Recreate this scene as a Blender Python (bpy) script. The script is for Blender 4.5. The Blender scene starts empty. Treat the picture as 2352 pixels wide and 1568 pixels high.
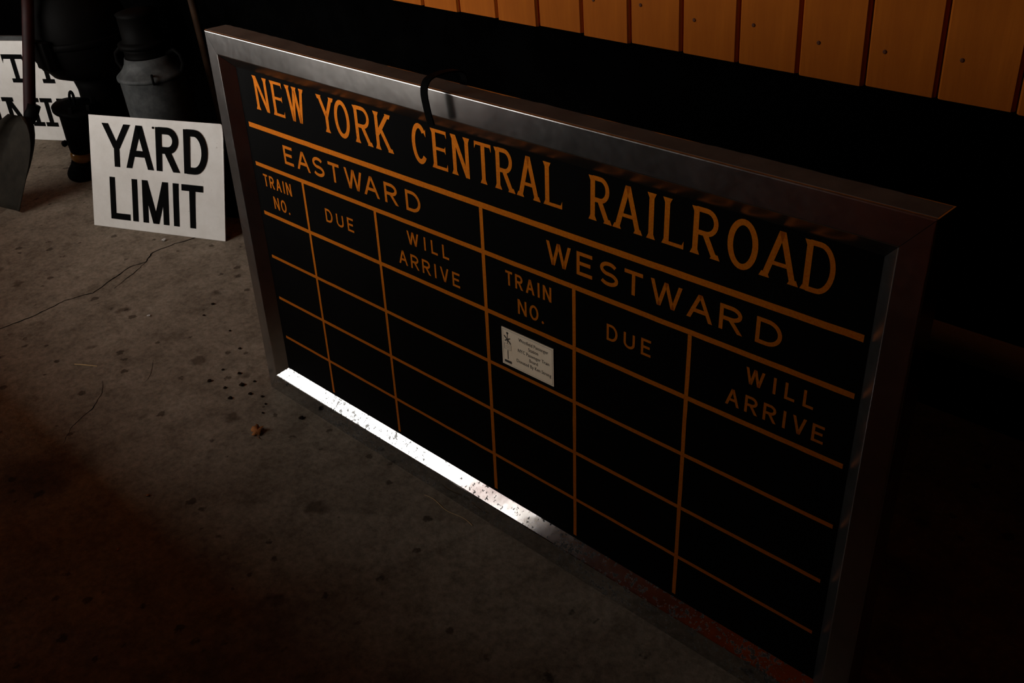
import bpy, bmesh, math, random
from mathutils import Matrix, Vector, noise as mnoise
random.seed(7)
SC = bpy.context.scene
COL = SC.collection
rad = math.radians

# ---------------------------------------------------------------- camera
cam_d = bpy.data.cameras.new('camera'); cam = bpy.data.objects.new('camera', cam_d); COL.objects.link(cam)
cam_d.sensor_width = 36.0; cam_d.lens = 36.0 * 2277.0 / 2352.0; cam_d.clip_start = 0.02
TH = rad(3.7)                                   # how far the train board leans back
BX, BU, BN = Vector((1, 0, 0)), Vector((0, math.sin(TH), math.cos(TH))), Vector((0, -math.cos(TH), math.sin(TH)))
ORG = Vector((0.0, 0.0723436, 0.7096106))       # the crossing of the board's painted rules
cX, cB, cN = (0.71903982, 0.32897544, -0.61217391), (-0.03600738, -0.86204704, -0.50554759), (-0.69403545, 0.38555163, -0.60800060)
axis = [BX * cX[i] + BU * cB[i] + BN * cN[i] for i in range(3)]
M = Matrix((axis[0], -axis[1], -axis[2])).transposed().to_4x4()
M.translation = Vector((1.34391817, -1.13251433, 1.65034792))
cam.matrix_world = M
SC.camera = cam

# ---------------------------------------------------------------- daylight and exposure
world = bpy.data.worlds.new('overcast_sky'); SC.world = world; world.use_nodes = True
bgn = world.node_tree.nodes['Background']
bgn.inputs['Color'].default_value = (1.0, 0.97, 0.93, 1); bgn.inputs['Strength'].default_value = 7.2
DOOR_X0, DOOR_X1, DOOR_Y, DOOR_Z = -5.0, -1.72, -2.2, 2.45
pd = bpy.data.lights.new('doorway_portal', 'AREA'); pd.shape = 'RECTANGLE'
pd.size = DOOR_X1 - DOOR_X0; pd.size_y = DOOR_Z; pd.cycles.is_portal = True
po = bpy.data.objects.new('doorway_portal', pd); COL.objects.link(po)
po.location = ((DOOR_X0 + DOOR_X1) / 2, DOOR_Y - 0.02, DOOR_Z / 2); po.rotation_euler = (rad(90), 0, 0)
vs = SC.view_settings
vs.view_transform = 'Standard'; vs.look = 'None'; vs.exposure = 0.0; vs.gamma = 1.0; vs.use_curve_mapping = False
SC.cycles.max_bounces = 6; SC.cycles.diffuse_bounces = 3; SC.cycles.glossy_bounces = 4
SC.cycles.caustics_reflective = False; SC.cycles.caustics_refractive = False
SC.cycles.use_denoising = True; SC.cycles.sample_clamp_indirect = 4.0

# ---------------------------------------------------------------- materials
def nd(nt, t, **kw):
    n = nt.nodes.new(t)
    for k, v in kw.items():
        setattr(n, k, v)
    return n
def noise(nt, scale, detail=4, rough=0.6, coord='Object', stretch=None):
    tc = nd(nt, 'ShaderNodeTexCoord'); nz = nd(nt, 'ShaderNodeTexNoise')
    nz.inputs['Scale'].default_value = scale; nz.inputs['Detail'].default_value = detail; nz.inputs['Roughness'].default_value = rough
    if stretch:
        mp = nd(nt, 'ShaderNodeMapping'); mp.inputs['Scale'].default_value = stretch
        nt.links.new(tc.outputs[coord], mp.inputs[0]); nt.links.new(mp.outputs[0], nz.inputs['Vector'])
    else:
        nt.links.new(tc.outputs[coord], nz.inputs['Vector'])
    return nz.outputs['Fac']
def ramp(nt, fac, stops):
    r = nd(nt, 'ShaderNodeValToRGB'); e = r.color_ramp.elements
    while len(e) < len(stops): e.new(0.5)
    for el, (p, c) in zip(e, stops):
        el.position = p; el.color = c if len(c) == 4 else (*c, 1)
    nt.links.new(fac, r.inputs[0]); return r.outputs[0]
def mix(nt, fac, a, b, mode='MIX'):
    m = nd(nt, 'ShaderNodeMix', data_type='RGBA', blend_type=mode)
    for s, v in ((0, fac), (6, a), (7, b)):
        if hasattr(v, 'is_output') or isinstance(v, bpy.types.NodeSocket): nt.links.new(v, m.inputs[s])
        else: m.inputs[s].default_value = v if s == 0 else (*v, 1)
    return m.outputs[2]
def bump(nt, h, strength, dist, bsdf):
    b = nd(nt, 'ShaderNodeBump'); b.inputs['Strength'].default_value = strength; b.inputs['Distance'].default_value = dist
    nt.links.new(h, b.inputs['Height']); nt.links.new(b.outputs[0], bsdf.inputs['Normal'])
def material(name, color, rough=0.6, metal=0.0, spec=0.3, var=0.0, vscale=8.0, bstr=0.0, bscale=60.0, bdist=0.002, stretch=None, setup=None):
    m = bpy.data.materials.new(name); m.use_nodes = True; nt = m.node_tree
    p = nt.nodes['Principled BSDF']
    p.inputs['Base Color'].default_value = (*color, 1); p.inputs['Roughness'].default_value = rough
    p.inputs['Metallic'].default_value = metal; p.inputs['Specular IOR Level'].default_value = spec
    if var > 0:
        f = noise(nt, vscale, stretch=stretch)
        lo = tuple(c * (1 - var) for c in color); hi = tuple(min(1, c * (1 + var)) for c in color)
        nt.links.new(ramp(nt, f, [(0.3, lo), (0.7, hi)]), p.inputs['Base Color'])
    if bstr > 0:
        bump(nt, noise(nt, bscale, stretch=stretch), bstr, bdist, p)
    if setup: setup(nt, p)
    return m

def concrete_setup(nt, p):
    big = noise(nt, 2.2, 6, 0.65); fine = noise(nt, 55, 5, 0.7); mid = noise(nt, 11, 5, 0.75)
    base = ramp(nt, big, [(0.3, (0.17, 0.135, 0.098)), (0.5, (0.25, 0.205, 0.155)), (0.72, (0.33, 0.28, 0.215))])
    base = mix(nt, ramp(nt, mid, [(0.35, (0.55, 0.55, 0.55)), (0.6, (1, 1, 1))]), base, base)
    gr = ramp(nt, fine, [(0.3, (0.62, 0.60, 0.58)), (0.62, (1.08, 1.08, 1.08))])
    base = mix(nt, 1.0, base, gr, 'MULTIPLY')
    md = ramp(nt, mid, [(0.3, (0.55, 0.53, 0.5)), (0.55, (1, 1, 1))])
    base = mix(nt, 1.0, base, md, 'MULTIPLY')
    def pits(scale, size, dark, soft, base):               # small dark pits and drips
        tc = nd(nt, 'ShaderNodeTexCoord'); vo = nd(nt, 'ShaderNodeTexVoronoi'); vo.inputs['Scale'].default_value = scale
        mp = nd(nt, 'ShaderNodeVectorMath', operation='ADD'); nz = nd(nt, 'ShaderNodeTexNoise'); nz.inputs['Scale'].default_value = scale * 4.5
        sc = nd(nt, 'ShaderNodeVectorMath', operation='SCALE'); sc.inputs['Scale'].default_value = .35 / scale
        nt.links.new(tc.outputs['Object'], nz.inputs['Vector']); nt.links.new(nz.outputs['Color'], sc.inputs[0])
        nt.links.new(tc.outputs['Object'], mp.inputs[0]); nt.links.new(sc.outputs[0], mp.inputs[1]); nt.links.new(mp.outputs[0], vo.inputs['Vector'])
        sep = nd(nt, 'ShaderNodeSeparateColor'); nt.links.new(vo.outputs['Color'], sep.inputs[0])
        sz = nd(nt, 'ShaderNodeMath', operation='MULTIPLY_ADD'); nt.links.new(sep.outputs[0], sz.inputs[0]); sz.inputs[1].default_value = size * 2; sz.inputs[2].default_value = -size
        sub = nd(nt, 'ShaderNodeMath', operation='SUBTRACT'); nt.links.new(vo.outputs['Distance'], sub.inputs[0]); nt.links.new(sz.outputs[0], sub.inputs[1])
        return mix(nt, 1.0, base, ramp(nt, sub.outputs[0], [(0.0, (dark, dark * .92, dark * .84)), (soft, (1, 1, 1))]), 'MULTIPLY')
    base = pits(6.0, .16, .45, .10, base); base = pits(17.0, .20, .35, .08, base); base = pits(2.1, .20, .55, .16, base)
    nt.links.new(base, p.inputs['Base Color'])
    bump(nt, fine, 0.5, 0.004, p)
def steel_setup(dirty, r0, r1):
    def f(nt, p):
        sm = noise(nt, 9, 3, 0.6); fi = noise(nt, 60, 4, 0.7)
        nt.links.new(ramp(nt, sm, [(0.3, (0.42, 0.42, 0.41)), (0.7, (0.62, 0.62, 0.61))]), p.inputs['Base Color'])
        r = nd(nt, 'ShaderNodeMapRange'); nt.links.new(fi, r.inputs[0]); r.inputs[3].default_value = r0; r.inputs[4].default_value = r1
        nt.links.new(r.outputs[0], p.inputs['Roughness'])
        bump(nt, sm, 0.10 if dirty else 0.18, 0.004, p)
        if dirty:
            d1 = noise(nt, 95, 3, 0.7); d2 = noise(nt, 4.5, 2, 0.5)
            add = nd(nt, 'ShaderNodeMath', operation='MULTIPLY_ADD'); nt.links.new(d2, add.inputs[0]); add.inputs[1].default_value = 0.55; nt.links.new(d1, add.inputs[2])
            k = ramp(nt, add.outputs[0], [(0.865, (0, 0, 0)), (0.90, (1, 1, 1))])
            inv = nd(nt, 'ShaderNodeMath', operation='SUBTRACT'); inv.inputs[0].default_value = 1.0; nt.links.new(k, inv.inputs[1])
            nt.links.new(inv.outputs[0], p.inputs['Metallic'])
            bc = p.inputs['Base Color'].links[0].from_socket
            nt.links.new(mix(nt, k, bc, (0.05, 0.045, 0.04)), p.inputs['Base Color'])
    return f
def gold_setup(nt, p):
    f = noise(nt, 220, 3, 0.7); g = noise(nt, 14, 4, 0.7)
    nt.links.new(ramp(nt, f, [(0.3, (0.88, 0.185, 0.006)), (0.7, (1.0, 0.33, 0.016))]), p.inputs['Base Color'])
    bump(nt, g, 0.12, 0.004, p)
def plank_setup(nt, p):
    f = noise(nt, 5, 5, 0.65, stretch=(9, 9, 0.7)); g = noise(nt, 3, 3, 0.5)
    a = ramp(nt, f, [(0.25, (0.48, 0.118, 0.007)), (0.7, (0.60, 0.158, 0.010))])
    b = ramp(nt, g, [(0.3, (0.85, 0.82, 0.8)), (0.65, (1, 1, 1))])
    nt.links.new(mix(nt, 1.0, a, b, 'MULTIPLY'), p.inputs['Base Color'])
    bump(nt, f, 0.25, 0.003, p)
def signwhite_setup(nt, p):
    f = noise(nt, 6, 5, 0.7); g = noise(nt, 45, 3, 0.6)
    a = ramp(nt, f, [(0.3, (0.60, 0.565, 0.52)), (0.6, (0.70, 0.67, 0.63))])
    b = ramp(nt, g, [(0.22, (0.45, 0.4, 0.35)), (0.3, (1, 1, 1))])
    nt.links.new(mix(nt, 1.0, a, b, 'MULTIPLY'), p.inputs['Base Color'])
def paper_setup(nt, p):
    f = noise(nt, 18, 4, 0.6)
    nt.links.new(ramp(nt, f, [(0.3, (0.82, 0.66, 0.47)), (0.7, (0.92, 0.78, 0.59))]), p.inputs['Base Color'])
def galv_setup(nt, p):
    f = noise(nt, 22, 4, 0.7)
    nt.links.new(ramp(nt, f, [(0.3, (0.030, 0.032, 0.032)), (0.7, (0.072, 0.074, 0.072))]), p.inputs['Base Color'])

MAT = {
 'concrete': material('worn_concrete', (0.12, 0.1, 0.08), 0.85, spec=0.2, setup=concrete_setup),
 'crack': material('crack_dirt', (0.006, 0.005, 0.004), 0.95, spec=0.05),
 'plank': material('orange_painted_board', (0.5, 0.13, 0.012), 0.7, spec=0.10, setup=plank_setup),
 'plankback': material('dark_red_groove', (0.16, 0.02, 0.004), 0.9, spec=0.05, var=0.2),
 'nail': material('painted_nail', (0.12, 0.03, 0.006), 0.6),
 'void': material('shade_black_wall', (0.0012, 0.0012, 0.0012), 0.95, spec=0.0, var=0.4),  # near-black wall colour holds the deep shade behind the board and objects
 'brownwall': material('brown_painted_wall', (0.72, 0.34, 0.08), 0.8, spec=0.1, var=0.2, vscale=3),
 'ceil': material('pine_ceiling_boards', (0.42, 0.24, 0.10), 0.9, spec=0.05, var=0.3),
 'doorwood': material('shade_door_wood', (0.34, 0.20, 0.08), 0.85, spec=0.05, var=0.4, vscale=4, stretch=(8, 8, 0.6)),
 'ground': material('yard_gravel', (0.13, 0.12, 0.115), 0.95, spec=0.1, var=0.4, vscale=1.2),
 'flange': material('dull_sheet_metal', (0.15, 0.145, 0.13), 0.75, spec=0.1, var=0.25, vscale=12),
 'cartwood': material('shade_cart_boards', (0.20, 0.185, 0.17), 0.85, spec=0.1, var=0.35, vscale=5),
 'redtrunk': material('shade_trunk_red', (0.30, 0.10, 0.08), 0.7, spec=0.15, var=0.25, vscale=6),
 'steel': material('brushed_steel', (0.55, 0.55, 0.54), 0.22, 1.0, 0.5, setup=steel_setup(False, .18, .26)),
 'steel_dirty': material('dirty_steel', (0.55, 0.55, 0.54), 0.22, 1.0, 0.5, setup=steel_setup(True, .06, .14)),
 'panel': material('black_board_paint', (0.0018, 0.0016, 0.0015), 0.5, spec=0.03, var=0.3),
 'gold': material('gold_leaf', (0.85, 0.24, 0.012), 0.40, 0.86, 0.3, setup=gold_setup),
 'black': material('flat_black_paint', (0.003, 0.003, 0.003), 0.8, spec=0.04),
 'ink': material('black_sign_paint', (0.003, 0.003, 0.003), 0.8, spec=0.02),
 'signwhite': material('white_sign_enamel', (0.66, 0.63, 0.59), 0.55, spec=0.25, setup=signwhite_setup),
 'iron': material('black_iron', (0.002, 0.0018, 0.0016), 0.6, spec=0.03, var=0.4),
 'paper': material('cream_card', (0.7, 0.58, 0.43), 0.35, 0.0, spec=0.5, setup=paper_setup),
 'cardink': material('faded_card_ink', (0.055, 0.05, 0.045), 0.7, spec=0.1),
 'cardgrey': material('grey_card_ink', (0.36, 0.31, 0.25), 0.7, spec=0.1),
 'galv': material('dull_galvanised_metal', (0.16, 0.16, 0.16), 0.6, 0.1, 0.15, setup=galv_setup),
 'redwood': material('worn_red_handle', (0.014, 0.0022, 0.0018), 0.6, spec=0.15, var=0.5, vscale=14),
 'scoop': material('sooty_shovel_steel', (0.020, 0.0165, 0.012), 0.7, 0.0, 0.08, var=0.35, vscale=18),
 'post': material('dark_brown_wood', (0.030, 0.014, 0.006), 0.7, spec=0.1, var=0.5, vscale=9),
 'amber': material('amber_glass', (0.25, 0.12, 0.03), 0.15, spec=0.5),
 'leaf': material('dry_brown_leaf', (0.30, 0.115, 0.035), 0.8, spec=0.1, var=0.35, vscale=60),
 'straw': material('pale_straw', (0.62, 0.42, 0.20), 0.7, spec=0.2),
 'chip': material('white_chip', (0.55, 0.53, 0.5), 0.8, spec=0.1),
 'crumb': material('dark_dirt_crumb', (0.02, 0.012, 0.007), 0.95, spec=0.05, var=0.5, vscale=40),
 'reflection_chimney': material('pinkish_brick', (0.14, 0.10, 0.095), 0.9, spec=0.05, var=0.2, vscale=2),
 'bark': material('tree_bark', (0.09, 0.055, 0.035), 0.9, spec=0.05, var=0.4),
}

# ---------------------------------------------------------------- helpers
def obj(name, verts, faces, mat, parent=None, smooth=False):
    me = bpy.data.meshes.new(name); me.from_pydata([tuple(v) for v in verts], [], faces); me.update()
    return link(name, me, mat, parent, smooth)
def link(name, me, mat, parent=None, smooth=False):
    if mat: me.materials.clear(); me.materials.append(MAT[mat])
    if smooth:
        for p in me.polygons: p.use_smooth = True
    o = bpy.data.objects.new(name, me); COL.objects.link(o)
    if parent: o.parent = parent
    return o
def tag(o, label=None, cat=None, group=None, kind=None):
    for k, v in (('label', label), ('category', cat), ('group', group), ('kind', kind)):
        if v: o[k] = v
    return o
def empty(name, loc=(0, 0, 0), rot=(0, 0, 0)):
    o = bpy.data.objects.new(name, None); COL.objects.link(o); o.location = loc; o.rotation_euler = rot; o.empty_display_size = 0.1
    return o
def bevel(o, w, seg=2, angle=30):
    m = o.modifiers.new('bevel', 'BEVEL'); m.width = w; m.segments = seg; m.limit_method = 'ANGLE'; m.angle_limit = rad(angle)
    return o
def box(a, b):
    (x0, y0, z0), (x1, y1, z1) = a, b
    v = [(x0, y0, z0), (x1, y0, z0), (x1, y1, z0), (x0, y1, z0), (x0, y0, z1), (x1, y0, z1), (x1, y1, z1), (x0, y1, z1)]
    return v, [(3, 2, 1, 0), (4, 5, 6, 7), (0, 1, 5, 4), (1, 2, 6, 5), (2, 3, 7, 6), (3, 0, 4, 7)]
def boxo(name, a, b, mat, parent=None, bev=0.0):
    v, f = box(a, b); o = obj(name, v, f, mat, parent)
    if bev: bevel(o, bev)
    return o
def join(parts):
    V, F = [], []
    for v, f in parts:
        k = len(V); V += list(v); F += [tuple(i + k for i in q) for q in f]
    return V, F
def tube(pts, r, n=10, cap=True):
    pts = [Vector(p) for p in pts]; V, F = [], []
    rs = r if isinstance(r, (list, tuple)) else [r] * len(pts)
    ref = Vector((0.3, 0.9, 0.31)).normalized()
    for i, p in enumerate(pts):
        d = (pts[min(i + 1, len(pts) - 1)] - pts[max(i - 1, 0)]).normalized()
        a = d.cross(ref).normalized(); b = d.cross(a).normalized()
        for k in range(n):
            t = 2 * math.pi * k / n; V.append(p + (a * math.cos(t) + b * math.sin(t)) * rs[i])
    for i in range(len(pts) - 1):
        for k in range(n):
            k2 = (k + 1) % n; F.append((i * n + k, i * n + k2, (i + 1) * n + k2, (i + 1) * n + k))
    if cap:
        F.append(tuple(range(n))[::-1]); F.append(tuple((len(pts) - 1) * n + k for k in range(n)))
    return V, F
def lathe(prof, n=40):
    V, F = [], []
    for r, z in prof:
        for k in range(n):
            t = 2 * math.pi * k / n; V.append((r * math.cos(t), r * math.sin(t), z))
    for i in range(len(prof) - 1):
        for k in range(n):
            k2 = (k + 1) % n; F.append((i * n + k, i * n + k2, (i + 1) * n + k2, (i + 1) * n + k))
    F.append(tuple(range(n))[::-1]); F.append(tuple((len(prof) - 1) * n + k for k in range(n)))
    return V, F

# ---------------------------------------------------------------- lettering (own letter shapes)
def offs(pl, w, closed=False):
    """a polyline as a mitred strip of quads"""
    n = len(pl); L, Rr = [], []
    for i in range(n):
        if closed: a, b, c = pl[i - 1], pl[i], pl[(i + 1) % n]
        else: a, b, c = pl[max(i - 1, 0)], pl[i], pl[min(i + 1, n - 1)]
        def un(p, q):
            d = (q[0] - p[0], q[1] - p[1]); l = math.hypot(*d) or 1; return (d[0] / l, d[1] / l)
        d1 = un(a, b) if a != b else un(b, c); d2 = un(b, c) if b != c else d1
        nx, ny = -(d1[1] + d2[1]), d1[0] + d2[0]; l = math.hypot(nx, ny) or 1; nx, ny = nx / l, ny / l
        k = max(0.35, nx * -d1[1] + ny * d1[0]); h = w / 2 / k
        L.append((b[0] + nx * h, b[1] + ny * h)); Rr.append((b[0] - nx * h, b[1] - ny * h))
    out = []
    for i in range(n if closed else n - 1):
        j = (i + 1) % n; out.append([Rr[i], Rr[j], L[j], L[i]])
    return out
def arc(cx, cy, rx, ry, a0, a1, n=14):
    return [(cx + rx * math.cos(rad(a0 + (a1 - a0) * i / n)), cy + ry * math.sin(rad(a0 + (a1 - a0) * i / n))) for i in range(n + 1)]
GL = {  # centre lines in a unit box: lists of ('l'/'d'/'o', points); stems end points listed for serifs
 'A': [('d', [(0, 0), (.5, 1)]), ('d', [(1, 0), (.5, 1)]), ('l', [(.19, .32), (.81, .32)])],
 'C': [('l', arc(.5, .5, .5, .5, 42, 318, 22))],
 'D': [('l', [(0, 0), (0, 1)]), ('l', [(0, 1), (.42, 1)] + arc(.42, .5, .58, .5, 90, -90, 16)[1:] + [(0, 0)])],
 'E': [('l', [(0, 0), (0, 1)]), ('l', [(0, 1), (1, 1)]), ('l', [(0, .52), (.86, .52)]), ('l', [(0, 0), (1, 0)])],
 'I': [('l', [(.5, 0), (.5, 1)])],
 'K': [('l', [(0, 0), (0, 1)]), ('d', [(0, .38), (.95, 1)]), ('d', [(.3, .56), (1, 0)])],
 'L': [('l', [(0, 0), (0, 1)]), ('l', [(0, 0), (1, 0)])],
 'M': [('l', [(0, 0), (0, 1)]), ('l', [(1, 0), (1, 1)]), ('d', [(0, 1), (.5, 0)]), ('d', [(1, 1), (.5, 0)])],
 'N': [('l', [(0, 0), (0, 1)]), ('l', [(1, 0), (1, 1)]), ('d', [(0, 1), (1, 0)])],
 'O': [('o', arc(.5, .5, .5, .5, 0, 360, 32)[:-1])],
 'R': [('l', [(0, 0), (0, 1)]), ('l', [(0, 1), (.5, 1)] + arc(.5, .74, .46, .26, 90, -90, 14)[1:] + [(0, .48)]), ('d', [(.45, .48), (1, 0)])],
 'S': [('l', arc(.5, .745, .46, .255, 28, 250, 14) + arc(.5, .25, .5, .25, 78, -152, 16))],
 'T': [('l', [(0, 1), (1, 1)]), ('l', [(.5, 0), (.5, 1)])],
 'U': [('l', [(0, 1), (0, .32)] + arc(.5, .32, .5, .32, 180, 360, 14)[1:] + [(1, 1)])],
 'V': [('d', [(0, 1), (.5, 0)]), ('d', [(1, 1), (.5, 0)])],
 'W': [('d', [(0, 1), (.25, 0)]), ('d', [(.5, 1), (.25, 0)]), ('d', [(.5, 1), (.75, 0)]), ('d', [(1, 1), (.75, 0)])],
 'Y': [('d', [(0, 1), (.5, .42)]), ('d', [(1, 1), (.5, .42)]), ('l', [(.5, 0), (.5, .46)])],
}
SERIF = {'A': [(0, 0), (1, 0)], 'E': [(0, 0, 'l'), (0, 1, 'l')], 'I': [(.5, 0), (.5, 1)], 'K': [(0, 0), (0, 1), (1, 0), (.95, 1)], 'L': [(0, 0, 'l'), (0, 1)],
         'N': [(0, 0), (1, 1), (0, 1, 'l')], 'R': [(0, 0), (0, 1, 'l'), (1, 0)], 'T': [(.5, 0)], 'W': [(0, 1), (.5, 1), (1, 1)], 'Y': [(0, 1), (1, 1), (.5, 0)],
         'D': [(0, 0, 'l'), (0, 1, 'l')], 'M': [(0, 0), (1, 0), (0, 1, 'l'), (1, 1, 'r')]}
TICK = {'E': [(1, 1, -1), (1, 0, 1), (.86, .52, 0)], 'L': [(1, 0, 1)], 'T': [(0, 1, -1), (1, 1, -1)], 'C': [(.872, .835, 0)]}
def letter(ch, x0, x1, y0, y1, t, style='sans', thin=None):
    polys = []
    if ch == '.':
        c, r = ((x0 + x1) / 2, y0 + t * .62), t * .62
        return [[(c[0] + r * math.cos(k * math.pi / 4), c[1] + r * math.sin(k * math.pi / 4)) for k in range(8)]]
    thin = thin or t
    px0, px1, py0, py1 = x0 + t / 2, x1 - t / 2, y0 + thin / 2, y1 - thin / 2
    if ch in 'OCS': pass
    mp = lambda p: (px0 + p[0] * (px1 - px0), py0 + p[1] * (py1 - py0))
    for kind, pts in GL[ch]:
        q = [mp(p) for p in pts]
        if kind == 'o':
            polys += offs(q, t, True); continue
        if kind == 'd':
            (ax, ay), (bx, by) = q
            ay = {0: y0, 1: y1}.get(pts[0][1], ay); by = {0: y0, 1: y1}.get(pts[1][1], by)
            hw = t / 2 * math.hypot(bx - ax, by - ay) / abs(by - ay)
            polys.append([(ax - hw, ay), (ax + hw, ay), (bx + hw, by), (bx - hw, by)])
            continue
        straight = len(q) == 2
        if straight and abs(q[0][1] - q[1][1]) < 1e-9:                 # a horizontal arm
            (ax, ay), (bx, by) = q; polys.append([(ax - t / 2, ay - thin / 2), (bx + t / 2, by - thin / 2), (bx + t / 2, by + thin / 2), (ax - t / 2, ay + thin / 2)])
        elif straight:                                                  # a stem
            (ax, ay), (bx, by) = q
            ya = y0 if pts[0][1] == 0 else ay; yb = y1 if pts[1][1] == 1 else by
            polys.append([(ax - t / 2, ya), (ax + t / 2, ya), (ax + t / 2, yb), (ax - t / 2, yb)])
        else:
            polys += offs(q, t if ch in 'SCU' else (t + thin) / 2)
    h = y1 - y0
    if style in ('serif', 'slab'):
        for s in SERIF.get(ch, []):
            x = mp(s)[0]; yb = y0 if s[1] == 0 else y1; sg = 1 if s[1] == 0 else -1
            lo = x - t * (.5 + (.42 if style == 'serif' else .85)); hi = x + t * (.5 + (.42 if style == 'serif' else .85))
            if len(s) > 2 and s[2] == 'l' and style == 'serif': hi = x + t / 2
            if style == 'serif':
                polys.append([(lo, yb), (hi, yb), (x + t / 2, yb + sg * .11 * h), (x - t / 2, yb + sg * .11 * h)][::sg])
            else:
                polys.append([(lo, yb), (hi, yb), (hi, yb + sg * .15 * h), (lo, yb + sg * .15 * h)][::sg])
        for (u, v, sg) in TICK.get(ch, []):
            x, y = mp((u, v)); d = t * .42; k = .10 * h
            if style == 'slab': k = .16 * h
            if u == 0: x, d = x - t / 2 + d, d
            else: x = x + t / 2
            if sg == 0: polys.append([(x - d, y), (x + d * .25, y - k), (x + d * .25, y + k)])
            elif sg > 0: polys.append([(x - d, y), (x + d * .2, y - thin / 2), (x + d * .2, y + k + thin / 2)])
            elif u == 0: polys.append([(x - d * 1.2, y + thin / 2), (x - d * 1.2, y - k - thin / 2), (x, y)])
            else: polys.append([(x - d, y), (x + d * .2, y - k - thin / 2), (x + d * .2, y + thin / 2)])
    return polys
WID = {'I': .34, 'L': .78, 'W': 1.5, '.': .3, 'M': 1.35, 'E': .85, 'T': .9, 'N': 1.05, 'O': 1.05, 'A': 1.1}
def word(txt, x0, x1, y0, y1, t, gap=.42, style='sans', thin=None):
    ws = [WID.get(c, 1.0) for c in txt]; tot = sum(ws) + gap * (len(txt) - 1); k = (x1 - x0) / tot; x = x0; P = []
    for c, w in zip(txt, ws):
        P.append(letter(c, x, x + w * k, y0, y1, t, style, thin)); x += (w + gap) * k
    return P
def print_mesh(name, polys, z, mat, parent):
    V, F, lay, prev = [], [], 0, set()
    for pl in polys:
        if len(prev & set(pl)) < 2: lay += 1               # each stroke lies a hair above the one before
        prev = set(pl)
        a = sum(pl[i][0] * pl[(i + 1) % len(pl)][1] - pl[(i + 1) % len(pl)][0] * pl[i][1] for i in range(len(pl)))
        if a < 0: pl = pl[::-1]
        k = len(V); V += [(x, y, z + lay * 3e-5) for x, y in pl]; F.append(tuple(range(k, k + len(pl))))
    return obj(name, V, F, mat, parent)

# ---------------------------------------------------------------- the building
def slab(name, a, b, mat, **kw):
    o = boxo(name, a, b, mat); tag(o, kind='structure', **kw); return o
fl = slab('floor', (-5.5, -2.32, -0.15), (3.55, 1.2, 0.0), 'concrete', label='worn grey concrete floor with cracks and stains')
tag(slab('ground', (-40, -42, -0.25), (30, -2.32, -0.12), 'ground'), label='gravel yard outside the open doorway')
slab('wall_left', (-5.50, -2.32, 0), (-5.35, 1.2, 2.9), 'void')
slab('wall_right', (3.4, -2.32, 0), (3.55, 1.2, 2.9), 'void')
slab('ceiling', (-5.5, -2.32, 2.9), (3.55, 1.2, 3.0), 'ceil')
wf = [box((-5.35, DOOR_Y - .12, 0), (DOOR_X0, DOOR_Y, 2.9)), box((DOOR_X1, DOOR_Y - .12, 0), (3.4, DOOR_Y, 2.9)), box((DOOR_X0, DOOR_Y - .12, DOOR_Z), (DOOR_X1, DOOR_Y, 2.9))]
tag(obj('wall_front', *join(wf), 'brownwall'), kind='structure')
# unseen door leaf added at the right jamb to shade the near floor
hinge, tip = Vector((DOOR_X1, DOOR_Y + .03, 0)), Vector((-0.93, -1.25, 0))
dl = empty('shade_door', hinge, (0, 0, math.atan2(tip.y - hinge.y, tip.x - hinge.x))); tag(dl, 'unseen plank door leaf added to shade the near floor', kind='structure')
LD = (tip - hinge).length
for i in range(8):
    boxo('plank', (i * LD / 8 + .002, -.04, .02), ((i + 1) * LD / 8 - .002, 0, 2.43), 'doorwood', dl, .003)
for z in (.35, 1.2, 2.05): boxo('ledge', (.03, 0.0005, z), (LD - .03, .028, z + .14), 'doorwood', dl, .004)
# back wall: orange vertical boards that stop above a dark recess
WY, WZ, PITCH, G0 = 0.80, 0.910, 0.1539, -0.805
wb = boxo('wall_back', (-5.35, WY + .018, WZ + .012), (3.4, WY + .09, 2.9), 'plankback'); tag(wb, 'orange painted board wall above a dark recess', kind='structure')
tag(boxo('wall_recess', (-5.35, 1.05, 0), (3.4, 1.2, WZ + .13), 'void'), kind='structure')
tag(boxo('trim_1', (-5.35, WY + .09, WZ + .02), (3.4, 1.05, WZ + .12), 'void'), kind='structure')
def plank_mesh():
    w, t, c = PITCH / 2 - .0022, .020, .0055
    prof = [(-w, t), (-w, c), (-w + c, 0), (w - c, 0), (w, c), (w, t)]
    V = [(x, y, 0) for x, y in prof] + [(x, y, 2.0) for x, y in prof]; n = len(prof)
    F = [(i, i + 1, n + i + 1, n + i) for i in range(n - 1)] + [tuple(range(n))[::-1], tuple(range(n, 2 * n)), (0, n, 2 * n - 1, n - 1)]
    me = bpy.data.meshes.new('plank'); me.from_pydata(V, [], F); me.materials.append(MAT['plank']); return me
pm = plank_mesh(); nv, nf = lathe([(.0046, 0), (.0046, .0015), (.003, .0025)], 10)
nme = bpy.data.meshes.new('nail'); nme.from_pydata(nv, [], nf); nme.materials.append(MAT['nail'])
i0 = -36
for i in range(i0, 27):
    x = G0 + PITCH * (i + .5)
    if x < -5.27 or x > 3.3: continue
    p = bpy.data.objects.new('plank', pm); COL.objects.link(p); p.parent = wb
    p.location = (x, WY + random.uniform(-.0012, .0012), WZ + random.uniform(-.0025, .0025))
    for dz, dx in ((.085, -.036 + random.uniform(-.008, .006)), (.68, random.uniform(-.02, .02))):
        k = bpy.data.objects.new('nail', nme); COL.objects.link(k); k.parent = p; k.location = (dx, .0008, dz + random.uniform(-.012, .012)); k.rotation_euler = (rad(90), 0, 0)

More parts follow.
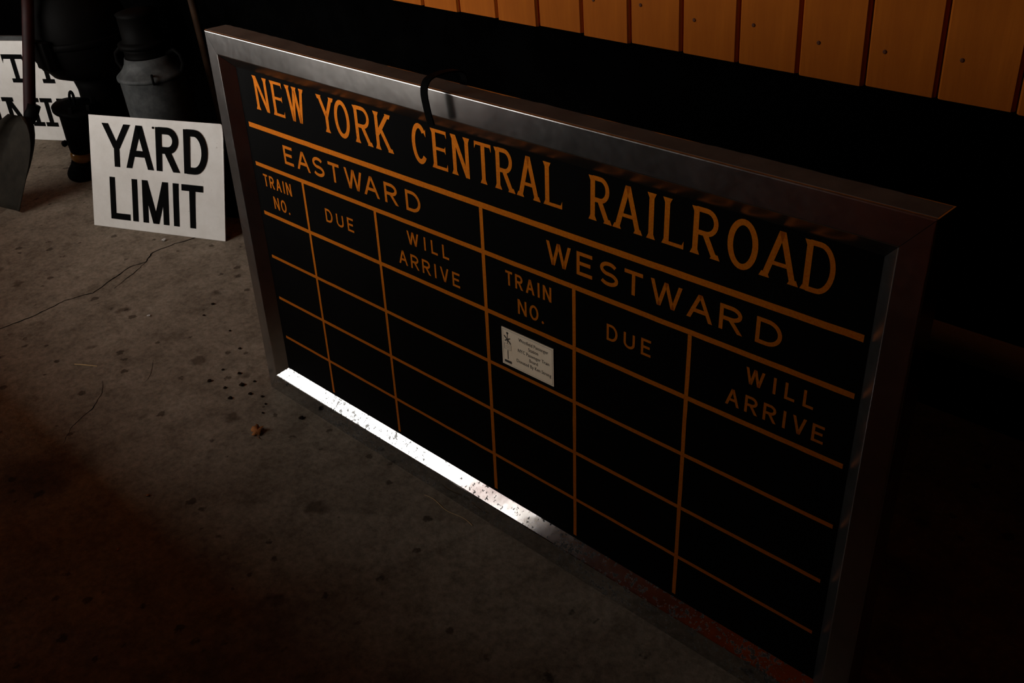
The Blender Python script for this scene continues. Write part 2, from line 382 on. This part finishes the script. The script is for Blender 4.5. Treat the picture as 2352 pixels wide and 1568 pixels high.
# cracks in the floor
def crack(pts, w):
    P = [Vector((x, y, 0)) for x, y in pts]; fine = []
    for a, b in zip(P, P[1:]):
        n = max(2, int((b - a).length / .012))
        for i in range(n):
            q = a.lerp(b, i / n); j = mnoise.noise_vector(q * 55) * .0055; fine.append((q.x + j.x, q.y + j.y))
    fine.append((P[-1].x, P[-1].y)); V, F = [], []
    for i, (x, y) in enumerate(fine):
        a, b = fine[max(i - 1, 0)], fine[min(i + 1, len(fine) - 1)]; d = Vector((b[0] - a[0], b[1] - a[1])).normalized()
        ww = w * (.45 + .8 * abs(mnoise.noise(Vector((x * 40, y * 40, 3))))) * min(1, .3 + i / 12, .3 + (len(fine) - i) / 12)
        V += [(x - d.y * ww, y + d.x * ww, .0006), (x + d.y * ww, y - d.x * ww, .0006)]
    F = [(2 * i, 2 * i + 1, 2 * i + 3, 2 * i + 2) for i in range(len(fine) - 1)]
    return obj('crack', V, F, 'crack', fl)
crack([(-1.98, -.62), (-1.974, -.39), (-1.959, -.275), (-1.971, -.151), (-1.938, -.06), (-1.965, .004), (-2.01, .122), (-1.993, .175), (-2.044, .231), (-2.039, .321), (-2.017, .384), (-2.0, .5)], .0042)
crack([(-1.90, -.0), (-1.923, .042), (-1.965, .13), (-1.993, .175)], .0034)
crack([(-1.379, -.306), (-1.321, -.338), (-1.267, -.392), (-1.227, -.479), (-1.17, -.53)], .0022)
crack([(-1.35, -.15), (-1.28, -.20), (-1.26, -.23)], .0015)

# ---------------------------------------------------------------- the train board
tb = empty('train_board', ORG, (rad(90) - TH, 0, 0))
tag(tb, 'large black train board with gold lettering in a steel frame leaning on the floor', 'sign')
NF = .0264
R_out = (-.919, .899, -.712, .323); R_fin = (-.876, .853, -.653, .270); R_pan = (-.845, .826, -.627, .239)
panel = obj('panel', *box((-.86, -.645, -.010), (.84, .255, 0)), 'panel', tb)
boxo('backing_board', (-.905, -.705, -.034), (.885, .30, -.0105), 'black', tb)
def member(name, side, mat):
    ins = lambda R, d: (R[0] + d, R[1] - d, R[2] + d, R[3] - d)
    prof, r = [(R_out, -.030)], .0036
    for k in range(5): t = k * math.pi / 8; prof.append((ins(R_out, r * (1 - math.cos(t))), NF - r + r * math.sin(t)))
    prof += [(ins(R_fin, -.0016), NF), (ins(R_fin, .0002), NF - .0006), (ins(R_fin, .0018), NF - .0020), (R_pan, .0004), (R_pan, -.010)]
    V = []
    for (x0, x1, y0, y1), n in prof:
        a, b = {'top': ((x0, y1), (x1, y1)), 'bottom': ((x1, y0), (x0, y0)), 'left': ((x0, y0), (x0, y1)), 'right': ((x1, y1), (x1, y0))}[side]
        if side in ('left', 'right'): g = .0011 if a[1] < b[1] else -.0011; a, b = (a[0], a[1] + g), (b[0], b[1] - g)   # open mitre joint
        V += [(*a, n), (*b, n)]
    m = len(prof); F = [(2 * i, 2 * i + 1, 2 * ((i + 1) % m) + 1, 2 * ((i + 1) % m)) for i in range(m)]
    F += [tuple(2 * i for i in range(m))[::-1], tuple(2 * i + 1 for i in range(m))]
    o = obj(name, V, F, mat, tb, True)
    b = bmesh.new(); b.from_mesh(o.data); bmesh.ops.recalc_face_normals(b, faces=b.faces); b.to_mesh(o.data); b.free()
    o.data.set_sharp_from_angle(angle=rad(38))
    o.modifiers.new('wn', 'WEIGHTED_NORMAL').keep_sharp = True
    return o
member('top_rail', 'top', 'steel'); member('bottom_rail', 'bottom', 'steel_dirty'); member('left_stile', 'left', 'steel'); member('right_stile', 'right', 'steel')
# sheet-metal flange on top with a ragged rear edge
V, n = [], 120
for i in range(n + 1):
    x = -.916 + 1.812 * i / n; j = mnoise.noise(Vector((x * 9, 1.3, 0))) * .007 + mnoise.noise(Vector((x * 45, 4.1, 0))) * .003
    back = -.036 + j + (.03 * min(1, (i / n) * 3) if i > 3 else 0) * .25
    x = max(-.9188, x - (.0028 if i == 0 else 0)); V += [(x, .3226, NF - .0045), (x, .3226, back), (x, .3234, NF - .0045), (x, .3234, back)]
F = []
for i in range(n):
    a, b = 4 * i, 4 * i + 4
    F += [(a + 2, b + 2, b + 3, a + 3), (a, a + 1, b + 1, b), (a + 1, a + 3, b + 3, b + 1), (a, b, b + 2, a + 2)]
obj('top_flange', V, F, 'flange', tb)
Z = .0007
def rule(x0, y0, x1, y1, w):
    d = Vector((x1 - x0, y1 - y0)); k = max(6, int(d.length / .03)); d.normalize(); V = []
    for i in range(k + 1):
        p = Vector((x0, y0)).lerp(Vector((x1, y1)), i / k); a = w / 2 + mnoise.noise(Vector((p.x * 30, p.y * 30, 1))) * .0007; b = w / 2 + mnoise.noise(Vector((p.x * 30, p.y * 30, 7))) * .0007
        V += [(p.x - d.y * a, p.y + d.x * a, Z), (p.x + d.y * b, p.y - d.x * b, Z)]
    obj('ruled_line', V, [(2 * i, 2 * i + 1, 2 * i + 3, 2 * i + 2) for i in range(k)], 'gold', tb)
XL, XR = -.829, .816
for y, w in ((.0995, .0125), (-.0033, .0105), (-.1386, .0100), (-.2653, .0085), (-.392, .0085), (-.5165, .0080)):
    rule(XL, y, XR - (.006 if y < -.3 else 0), y, w)
Z = .00085
for x, yt in ((-.628, -.0085), (-.3505, -.0085), (0, .093), (.245, -.0085), (.5107, -.0085)):
    rule(x, -.618, x, yt, .0098 if x == 0 else .0085)
Z = .0007
T1, T2 = .0125, .0088
HEAD = [('NEW', [('N', -.776, -.720), ('E', -.703, -.656), ('W', -.642, -.572)]),
        ('YORK', [('Y', -.519, -.459), ('O', -.461, -.403), ('R', -.387, -.330), ('K', -.317, -.261)]),
        ('CENTRAL', [('C', -.198, -.146), ('E', -.134, -.088), ('N', -.075, -.024), ('T', -.010, .038), ('R', .047, .097), ('A', .105, .162), ('L', .174, .219)]),
        ('RAILROAD', [('R', .283, .332), ('A', .338, .399), ('I', .409, .429), ('L', .444, .488), ('R', .502, .556), ('O', .568, .628), ('A', .633, .698), ('D', .705, .760)])]
for w, ls in HEAD:
    for ch, a, b in ls: print_mesh('heading_letter', letter(ch, a + .002, b - .002, .1470, .2305, .0104, 'serif', .0068), Z, 'gold', tb)
SUB = [('EASTWARD', [('E', -.691, -.653), ('A', -.638, -.585), ('S', -.573, -.528), ('T', -.510, -.468), ('W', -.449, -.385), ('A', -.380, -.326), ('R', -.307, -.262), ('D', -.235, -.187)]),
       ('WESTWARD', [('W', .176, .238), ('E', .252, .290), ('S', .307, .351), ('T', .365, .406), ('W', .423, .490), ('A', .501, .553), ('R', .566, .611), ('D', .636, .684)])]
for w, ls in SUB:
    for ch, a, b in ls: print_mesh('letter', letter(ch, a, b, .0265, .0745, .0075), Z, 'gold', tb)
for w, a, b, y0, y1, g in (('TRAIN', -.804, -.683, -.0585, -.0255, .36), ('NO.', -.773, -.704, -.114, -.080, .34), ('DUE', -.548, -.439, -.0875, -.0525, .55),
                        ('WILL', -.243, -.107, -.0565, -.0245, .62), ('ARRIVE', -.279, -.078, -.1145, -.0800, .42),
                        ('TRAIN', .062, .187, -.0575, -.0250, .36), ('NO.', .094, .166, -.114, -.080, .34), ('DUE', .326, .429, -.0875, -.0525, .55),
                        ('WILL', .626, .752, -.0575, -.0260, .62), ('ARRIVE', .591, .777, -.1145, -.0805, .42)):
    for P in word(w, a, b, y0, y1, .0052, g): print_mesh('letter', P, Z, 'gold', tb)
# donor card
px0, px1, py1, py0 = .0445, .1908, -.1615, -.2510
pq = boxo('donor_card', (px0, py0, .0004), (px1, py1, .0022), 'paper', tb); pq['label'] = 'cream donor card with small black print'
zc = .0025
fr = []
for a, b, c, d in ((px0 + .003, py1 - .0038, px1 - .003, py1 - .003), (px0 + .003, py0 + .003, px1 - .003, py0 + .0036), (px0 + .003, py0 + .003, px0 + .0036, py1 - .003), (px1 - .0036, py0 + .003, px1 - .003, py1 - .003)):
    fr.append([(a, b), (c, b), (c, d), (a, d)])
print_mesh('printed_border', fr, zc, 'cardgrey', pq)
cx = px0 + .0165
ic = offs([(cx, py1 - .012), (cx, py1 - .036)], .0016) + offs([(cx - .0095, py1 - .0185), (cx + .0095, py1 - .0345)], .0030) + offs([(cx + .0075, py1 - .0215), (cx - .0075, py1 - .0305)], .0026)
ic += [[(cx + .0028 * math.cos(k * math.pi / 5), py1 - .0105 + .0028 * math.sin(k * math.pi / 5)) for k in range(10)]]
ic += offs([(cx, py1 - .052), (cx, py1 - .074)], .0015) + [[(cx - .010, py0 + .0065), (cx + .010, py0 + .0065), (cx + .010, py0 + .0125), (cx - .010, py0 + .0125)]]
print_mesh('crossing_sign_print', ic, zc, 'cardink', pq)
pg = offs([(cx - .0095, py1 - .050), (cx + .0095, py1 - .050), (cx + .0095, py1 - .037), (cx - .0095, py1 - .037)], .0010, True) + offs([(cx - .006, py1 - .0415), (cx + .006, py1 - .0415)], .001) + offs([(cx - .006, py1 - .0455), (cx + .006, py1 - .0455)], .001)
print_mesh('crossing_sign_print', pg, zc, 'cardgrey', pq)
def text_mesh(name, s, size, loc, parent, mat, squeeze=.86):
    cu = bpy.data.curves.new(name, 'FONT'); cu.body = s; cu.size = size; cu.align_x = 'CENTER'; cu.resolution_u = 2
    o = bpy.data.objects.new(name, cu); COL.objects.link(o)
    me = bpy.data.meshes.new_from_object(o.evaluated_get(bpy.context.evaluated_depsgraph_get()))
    bpy.data.objects.remove(o); bpy.data.curves.remove(cu)
    for v in me.vertices: v.co.x = v.co.x * squeeze + loc[0]; v.co.y += loc[1]; v.co.z = loc[2]
    return link(name, me, mat, parent)
tx = px0 + .0905
for s, y in (('Westfield Passenger', .0185), ('Station', .0315), ('NYC Passenger Train', .0445), ('Board', .0575), ('Donated By Ken Strong', .0705)):
    text_mesh('printed_line', s, .0118, (tx, py1 - y, zc), pq, 'cardink')

# black strap hook over the top rail
hk = empty('strap_hook', ORG, (rad(90) - TH, 0, 0)); tag(hk, 'black metal strap hooked over the top rail of the train board', 'hook')
path = [(-.088, .235, -.058), (-.088, .30, -.058), (-.087, .333, -.054), (-.086, .345, -.035), (-.084, .350, .0), (-.081, .349, .036), (-.080, .340, .051), (-.079, .322, .0565), (-.074, .29, .056), (-.068, .262, .054)]
sm = []
for i in range(len(path) - 1):
    p0, p1, p2, p3 = (Vector(path[max(0, min(len(path) - 1, j))]) for j in (i - 1, i, i + 1, i + 2))
    for k in range(4):
        t = k / 4; sm.append(.5 * ((2 * p1) + (p2 - p0) * t + (2 * p0 - 5 * p1 + 4 * p2 - p3) * t * t + (3 * p1 - p0 - 3 * p2 + p3) * t ** 3))
sm.append(Vector(path[-1])); V = []
for i, p in enumerate(sm):
    d = (sm[min(i + 1, len(sm) - 1)] - sm[max(i - 1, 0)]).normalized(); a = (Vector((1, 0, 0)) - d * d.x).normalized(); b = a.cross(d).normalized()
    V += [p - a * .0092 - b * .0015, p + a * .0092 - b * .0015, p + a * .0092 + b * .0015, p - a * .0092 + b * .0015]
F = [(4 * i + k, 4 * i + (k + 1) % 4, 4 * i + 4 + (k + 1) % 4, 4 * i + 4 + k) for i in range(len(sm) - 1) for k in range(4)] + [(3, 2, 1, 0), tuple(4 * (len(sm) - 1) + k for k in range(4))]
obj('strap', V, F, 'black', hk); boxo('hook_plate', (-.100, .19, -.062), (-.076, .24, -.0565), 'black', hk, .001)

# black bench behind the board, that it leans on
bn = empty('bench', (0, .135, 0)); tag(bn, 'black wooden bench hidden behind the train board', 'bench')
boxo('bench_top', (-.6, .0, .74), (.6, .28, .78), 'black', bn, .003)
for sx in (-.55, .49):
    for sy in (.02, .20): boxo('leg', (sx, sy, 0), (sx + .06, sy + .06, .74), 'black', bn, .002)
# dull rail behind the right end of the board
rl = empty('pipe_rail', (0, .5, 0)); tag(rl, 'dull grey metal pipe rail behind the right end of the train board', 'rail')
v, f = tube([(.60, 0, .575), (2.3, 0, .575)], .030, 16); obj('pipe', v, f, 'flange', rl, True)
for x in (.68, 2.2):
    v, f = tube([(x, 0, 0), (x, 0, .555)], .018, 12); obj('post', v, f, 'iron', rl, True)

# ---------------------------------------------------------------- yard limit sign
ys = empty('yard_limit_sign', (-2.4779, .2102, .0015)); 
ya = rad(22.07); e = Vector((math.cos(ya), math.sin(ya), 0)); fc = Vector((math.sin(ya), -math.cos(ya), 0)); l = rad(20)
up = Vector((0, 0, 1)) * math.cos(l) - fc * math.sin(l); nn = e.cross(up)
ys.matrix_world = Matrix.Translation((-2.4779, .2102, .0015)) @ Matrix((e, up, nn)).transposed().to_4x4()
tag(ys, 'white metal sign reading YARD LIMIT in black, leaning on the floor', 'sign')
out = [(0, 0), (.643, 0), (.643, .385), (.641, .41), (.634, .432), (.628, .437), (0, .436)]
V = [(x, y, 0) for x, y in out] + [(x, y, -.0028) for x, y in out]
for i in (4, 5): V[i] = (*V[i][:2], -.006); V[i + 7] = (*V[i + 7][:2], -.009)
F = [tuple(range(7)), tuple(range(7, 14))[::-1]] + [(i, i + 7, (i + 1) % 7 + 7, (i + 1) % 7) for i in range(7)]
bm = obj('plate', V, F, 'signwhite', ys)
for ch, a, b in (('Y', .067, .203), ('A', .180, .314), ('R', .327, .437), ('D', .459, .569)): print_mesh('letter', letter(ch, a, b, .242, .408, .0280, 'sans', .0245), .0006, 'ink', ys)
for ch, a, b in (('L', .091, .189), ('I', .202, .229), ('M', .252, .380), ('I', .402, .429), ('T', .443, .544)): print_mesh('letter', letter(ch, a, b, .035, .201, .0280, 'sans', .0245), .0006, 'ink', ys)
hv, hf = lathe([(.0045, 0), (.0045, .0008)], 10); h = obj('screw_hole', hv, hf, 'ink', ys); h.location = (.316, .404, .0002)
# wooden block the sign leans on
bl = boxo('prop_block', (-.18, -.05, 0), (.18, .05, .30), 'black', None, .003); pb = Vector((-2.4779, .2102, 0)) + e * .40 - fc * .24
bl.location = pb; bl.rotation_euler = (0, 0, ya); tag(bl, 'black block propping up the yard limit sign from behind', 'block')

# ---------------------------------------------------------------- city limit sign at the back
bs = empty('city_limit_sign'); ba = rad(27.31); e2 = Vector((math.cos(ba), math.sin(ba), 0)); f2 = Vector((math.sin(ba), -math.cos(ba), 0)); l2 = rad(4)
u2 = Vector((0, 0, 1)) * math.cos(l2) - f2 * math.sin(l2)
bs.matrix_world = Matrix.Translation((-3.899, .4034, .001)) @ Matrix((e2, u2, e2.cross(u2))).transposed().to_4x4()
tag(bs, 'white sign with black slab serif lettering behind the shovel and lantern', 'sign')
boxo('plate', (-.20, 0, -.012), (.612, .480, 0), 'signwhite', bs, .001); boxo('backing_board', (-.21, .0, -.03), (.612, .500, -.0125), 'galv', bs)
for ch, a, b in (('C', -.13, -.02), ('I', .01, .14), ('T', .165, .285), ('Y', .335, .47)): print_mesh('letter', letter(ch, a, b, .283, .418, .026, 'slab', .022), .0008, 'ink', bs)
for ch, a, b in (('L', -.115, -.02), ('I', -.005, .085), ('M', .108, .285), ('I', .305, .395), ('T', .415, .53)): print_mesh('letter', letter(ch, a, b, .070, .210, .026, 'slab', .022), .0008, 'ink', bs)

# ---------------------------------------------------------------- scoop shovel
sh = empty('coal_shovel', (-2.872, .081, 0)); tag(sh, 'coal shovel with a dark red handle standing on its blade', 'shovel')
tipv, neck, top = Vector((0, 0, 0)), Vector((-.058, .179, .345)), Vector((-.113, .3805, .875))
ax0 = neck.normalized()
v, f = tube([neck - ax0 * .01, neck, neck.lerp(top, .3), neck.lerp(top, .7), top], [.022, .024, .024, .0235, .0235], 14); obj('shaft', v, f, 'redwood', sh, True)
side = Vector((-.97, -.24, 0)).normalized(); WB = .27
mid = tipv + side * WB / 2; ax = (neck - mid).normalized(); nrm = side.cross(ax).normalized()
if nrm.y > 0: nrm = -nrm
V, F, nu, nvv = [], [], 14, 12
Lb = (neck - mid).length
for j in range(nvv + 1):
    t = j / nvv; half = WB / 2 * (1 if t < .6 else math.sqrt(max(.02, 1 - ((t - .6) / .42) ** 2)))
    for i in range(nu + 1):
        u = 2 * i / nu - 1
        lift = .055 * max(0, (abs(u) - .72) / .28) ** .8 * (.25 + .75 * t) + .03 * max(0, t - .5)
        V.append(mid + side * (u * half) + ax * (t * Lb) + nrm * lift + Vector((0, 0, .003)))
for j in range(nvv):
    for i in range(nu): a = j * (nu + 1) + i; F.append((a, a + 1, a + nu + 2, a + nu + 1))
o = obj('blade', V, F, 'scoop', sh, True); m = o.modifiers.new('solid', 'SOLIDIFY'); m.thickness = .003
v, f = tube([neck - ax * .02, neck + ax * .01, neck + ax * .06], [.020, .028, .027], 14); obj('socket', v, f, 'iron', sh, True)

# ---------------------------------------------------------------- lantern
ln = empty('railroad_lantern', (-3.01, .425, 0.006)); tag(ln, 'dark railroad lantern with a ring on top beside the yard limit sign', 'lantern')
prof = {'base': [(.062, 0), (.064, .012), (.058, .03), (.045, .055), (.04, .075)], 'body': [(.041, .115), (.048, .15), (.056, .21), (.066, .28), (.070, .292), (.088, .294), (.090, .306), (.084, .312), (.05, .318)]}
for k, pr in prof.items(): v, f = lathe(pr, 32); obj(k, v, f, 'iron', ln, True)
v, f = lathe([(.037, .075), (.042, .085), (.043, .10), (.038, .115)], 32); obj('lens', v, f, 'amber', ln, True)
ring = [(0.034 * math.cos(t), 0, .333 + .034 * math.sin(t)) for t in [math.pi * k / 12 for k in range(-2, 15)]]
v, f = tube([(-.019 + p[0] * .6, p[1], p[2] - .004) for p in ring], .0055, 8); obj('ring', v, f, 'iron', ln, True)
for a in (-40, 20, 80): boxo('lug', (.062, -.008, .306), (.08, .008, .338), 'iron', ln, .003).rotation_euler = (0, 0, rad(a))
v, f = lathe([(.004, 0), (.014, .006), (.014, .016), (.006, .024)], 16); k = obj('knob', v, f, 'iron', ln, True); k.location = (-.036, -.035, .135); k.rotation_euler = (rad(70), 0, rad(-45))
ln.rotation_euler = (rad(-6), rad(12), 0); ln.scale = (1.06, 1.06, 1.08)

# ---------------------------------------------------------------- pot-bellied stove
st = empty('pot_belly_stove', (-3.03, .62, 0)); tag(st, 'round black pot-bellied stove behind the shovel and lantern', 'stove')
v, f = lathe([(.085, .10), (.10, .12), (.105, .15), (.09, .20), (.085, .36), (.095, .412)], 36); obj('ash_base', v, f, 'iron', st, True)
v, f = lathe([(.06, .413), (.12, .418), (.165, .438), (.190, .475), (.206, .53), (.210, .58), (.204, .64), (.185, .71), (.158, .76), (.135, .80)], 44); obj('belly', v, f, 'iron', st, True)
v, f = lathe([(.134, .801), (.16, .805), (.16, .82), (.13, .83), (.12, .95), (.15, .96), (.15, .98), (.05, .99)], 40); obj('top', v, f, 'iron', st, True)
v, f = lathe([(.212, .57), (.216, .575), (.216, .595), (.211, .60)], 44); obj('band', v, f, 'iron', st, True)
v, f = lathe([(.055, .99), (.055, 2.9)], 24); obj('stovepipe', v, f, 'iron', st, True)
for a in (90, 210, 330): v, f = tube([(.07, 0, .13), (.12, 0, .09), (.13, 0, .0)], [.016, .014, .018], 10); obj('leg', v, f, 'iron', st, True).rotation_euler = (0, 0, rad(a))
boxo('door', (.0, -.225, .50), (.12, -.19, .62), 'iron', st, .006)

# ---------------------------------------------------------------- milk can
mc = empty('milk_can', (-2.63, .70, 0)); tag(mc, 'dull grey metal milk can with a lid behind the yard limit sign', 'milk can')
v, f = lathe([(.128, 0), (.132, .012), (.138, .24), (.138, .447), (.1385, .451)], 48); obj('body', v, f, 'galv', mc, True)
v, f = lathe([(.139, .451), (.146, .455), (.146, .466), (.138, .472), (.118, .490), (.103, .512), (.095, .538)], 48); obj('shoulder', v, f, 'galv', mc, True)
v, f = lathe([(.0945, .538), (.090, .545), (.090, .565), (.094, .575)], 48); obj('neck', v, f, 'iron', mc, True)  # black on neck and lid puts the stove's shade into the colour
v, f = lathe([(.094, .5755), (.105, .58), (.106, .595), (.092, .60), (.083, .605), (.080, .70), (.085, .71), (.04, .72)], 48); obj('lid', v, f, 'iron', mc, True)
for s in (rad(205), rad(25)):
    pts = [(.098, 0, .545), (.135, 0, .56), (.16, 0, .54), (.165, 0, .505), (.15, 0, .475), (.135, 0, .467)]
    v, f = tube(pts, .0095, 10); obj('handle', v, f, 'iron', mc, True).rotation_euler = (0, 0, s)
lug = [(.143 + .016 * math.cos(t), 0, .470 + .018 * math.sin(t)) for t in [math.pi * k / 8 for k in range(-4, 13)]]
v, f = tube(lug, .005, 8); obj('lug', v, f, 'iron', mc, True).rotation_euler = (0, 0, rad(-28))
# thin upright post near the board's far end
v, f = tube([(0, 0, 0), (0, 0, .93)], .016, 14); o = obj('wooden_post', v, f, 'post', None, True); o.location = (-2.53, .9, 0)
tag(o, 'thin dark brown wooden post just left of the train board', 'post')

# ---------------------------------------------------------------- unseen cart added inside the doorway to shade the near floor
ct = empty('shade_cart', (-3.6, -1.5, 0)); tag(ct, 'unseen low grey wooden cart added to shade the near floor', 'cart')
CL, CW, CH = 2.70, .55, .56
for i in range(5): boxo('deck_plank', (0, i * CW / 5 + .002, CH - .03), (CL, (i + 1) * CW / 5 - .002, CH), 'cartwood', ct, .002)
for y in (.0, CW - .03): boxo('side_panel', (.02, y, .14), (CL - .02, y + .03, CH - .031), 'cartwood', ct, .002)
for x in (.02, CL - .05): boxo('end_panel', (x, .031, .14), (x + .03, CW - .031, CH - .031), 'cartwood', ct, .002)
for x in (.4, CL - .4):
    for y in (.10, CW - .14):
        v, f = lathe([(.03, 0), (.14, .0), (.14, .04), (.03, .04)], 28); w = obj('wheel', v, f, 'iron', ct); w.location = (x, y + .04, .14); w.rotation_euler = (rad(90), 0, 0)

for i, (x, z, h, lab) in enumerate(((-4.95, 0, .52, 'lower grey crate of an unseen stack added to shade the floor'), (-4.90, .5215, .46, 'upper grey crate of an unseen stack added to shade the floor'), (-4.28, 0, .98, 'unseen tall grey crate added beside the stack to shade the floor'))):  # unseen crates added to keep low daylight off the left floor
    cr = empty('shade_crate', (x, -1.55, z)); tag(cr, lab, 'crate', 'unseen crates added to shade the floor'); w_, d_ = .58, .55
    n_ = max(3, round(h / .13))
    for k in range(n_):
        for (a0, b0) in (((0, 0), (w_, .018)), ((0, d_ - .018), (w_, d_)), ((0, .019), (.018, d_ - .019)), ((w_ - .018, .019), (w_, d_ - .019))):
            boxo('slat', (a0[0], a0[1], k * h / n_ + .002), (b0[0], b0[1], (k + 1) * h / n_ - .002), 'cartwood', cr)
    boxo('lid', (.02, .02, h - .016), (w_ - .02, d_ - .02, h), 'cartwood', cr)
ch = empty('reflection_chimney', (-8.3, -8.6, -.12)); tag(ch, 'unseen added pinkish brick chimney standing in the yard outside', kind='structure')  # unseen brick stack added to mirror as a grey band in the frame
v, f = lathe([(.52, 0), (.42, 11.0)], 24); obj('shaft', v, f, 'reflection_chimney', ch, True); v, f = lathe([(.47, 11.0), (.5, 11.3), (.3, 11.35)], 24); obj('cap', v, f, 'reflection_chimney', ch, True)
tr = empty('bare_tree', (-4.95, -6.0, -.12)); tag(tr, 'bare forked tree standing in the yard outside', 'tree')
v, f = tube([(0, 0, 0), (.05, 0, 2.5), (0, .05, 5.5)], [.17, .14, .12], 12); obj('trunk', v, f, 'bark', tr, True)
for q in (((0, .05, 5.4), (-.5, .3, 6.8), (-.8, .5, 8.6)), ((0, .05, 5.4), (.45, -.35, 6.6), (.9, -.6, 8.4)), ((-.3, .2, 6.4), (-.9, .8, 7.2), (-1.3, 1.0, 8.0))):
    v, f = tube(q, [.10, .08, .04], 10); obj('branch', v, f, 'bark', tr, True)
ml = empty('shade_chest', (-3.45, -1.46, .5605)); tag(ml, 'unseen long grey chest added on the cart to shade the floor', 'chest')  # unseen load added on the cart to darken the far left floor
boxo('body', (0, 0, 0), (1.1, .47, .15), 'cartwood', ml, .004); boxo('lid', (-.006, -.006, .151), (1.106, .476, .20), 'cartwood', ml, .008)
tk = empty('shade_trunk', (-1.125, -1.46, .5605)); tag(tk, 'unseen faded red trunk added on the cart to shade the floor', 'trunk')  # unseen load added at the cart's right end to darken the front floor
boxo('body', (0, 0, 0), (.215, .47, .17), 'redtrunk', tk, .006); boxo('lid', (-.004, -.004, .171), (.219, .474, .26), 'redtrunk', tk, .012)
boxo('hasp', (.085, .4705, .12), (.13, .4785, .165), 'iron', tk, .001)

# ---------------------------------------------------------------- litter on the floor
def leaf(name, loc, size, rz, label, mat='leaf'):
    V, F, n = [(0, 0, .006 * size / .03)], [], 26
    for k in range(n):
        t = 2 * math.pi * k / n; r = size * (.55 + .42 * abs(math.cos(2.5 * t)) ** 1.4 + .10 * math.sin(9 * t))
        V.append((r * math.cos(t), r * .8 * math.sin(t), size * (.10 + .42 * max(0, math.sin(1.5 * t + .6)))))
    F = [(0, k + 1, (k + 1) % n + 1) for k in range(n)]
    o = empty(name, loc, (0, 0, rz)); b = obj('blade', V, F, mat, o, True)
    m = b.modifiers.new('solid', 'SOLIDIFY'); m.thickness = .0006
    v, f = tube([(-size * .3, 0, .004), (-size * 1.1, -size * .2, .002), (-size * 1.5, -size * .45, .0022)], size * .03, 6); obj('stem', v, f, mat, o, True)
    tag(o, label, 'leaf'); return o
leaf('dry_leaf', (-.768, -.150, .001), .024, 2.4, 'curled brown dry leaf on the floor before the train board')
leaf('leaf_scrap', (-.77, -.486, .0006), .007, .5, 'tiny reddish leaf scrap on the floor nearest the dry leaf')
leaf('leaf_scrap', (-.646, -.634, .0006), .006, 1.7, 'tiny pale leaf scrap on the floor closest to the camera')
v, f = tube([(-1.539, -.321, .002), (-1.51, -.306, .0035), (-1.466, -.280, .002)], [.0014, .0017, .001], 6)
tag(obj('straw', v, f, 'straw'), 'short pale straw lying on the concrete floor', 'straw')
pts = [(-.204 + .173 * k / 12, -.030 + .004 * math.sin(k * .8), .0012) for k in range(13)]
v, f = tube(pts, .0006, 5); tag(obj('thread', v, f, 'straw'), 'thin golden thread on the floor along the board bottom', 'thread')
def chip(name, x, y, s, mat, label, cat, group=None):
    b = bmesh.new(); bmesh.ops.create_icosphere(b, subdivisions=2, radius=s)
    for vv in b.verts:
        vv.co *= 1 + .5 * mnoise.noise(vv.co * (1.4 / s) + Vector((x * 9, y * 9, 0))); vv.co.z *= .45
    zmin = min(vv.co.z for vv in b.verts)
    for vv in b.verts: vv.co.z -= zmin
    me = bpy.data.meshes.new(name); b.to_mesh(me); b.free(); o = link(name, me, mat); o.location = (x, y, 0); tag(o, label, cat, group); return o
chip('white_chip', -2.097, .311, .009, 'chip', 'white chip lying in front of the yard limit sign', 'chip')
chip('white_chip', -1.616, -.019, .0055, 'chip', 'small white chip alone in the middle of the floor', 'chip')
for x, y, s in ((-1.06, -.02, .008), (-1.0, -.05, .011), (-.985, -.015, .006), (-1.03, -.09, .007), (-.94, -.06, .008), (-.90, -.045, .006), (-.97, -.11, .009), (-1.12, -.04, .006), (-1.1, -.1, .009), (-.86, -.06, .005), (-.72, -.035, .010), (-.83, -.09, .005), (-1.18, .06, .007), (-1.3, .1, .006), (-1.5, .16, .008), (-1.46, .1, .006)):
    chip('dirt_crumb', x, y, s * .72, 'crumb', 'dark dirt crumb on the floor left of the train board', 'dirt', 'dirt crumbs on the floor')
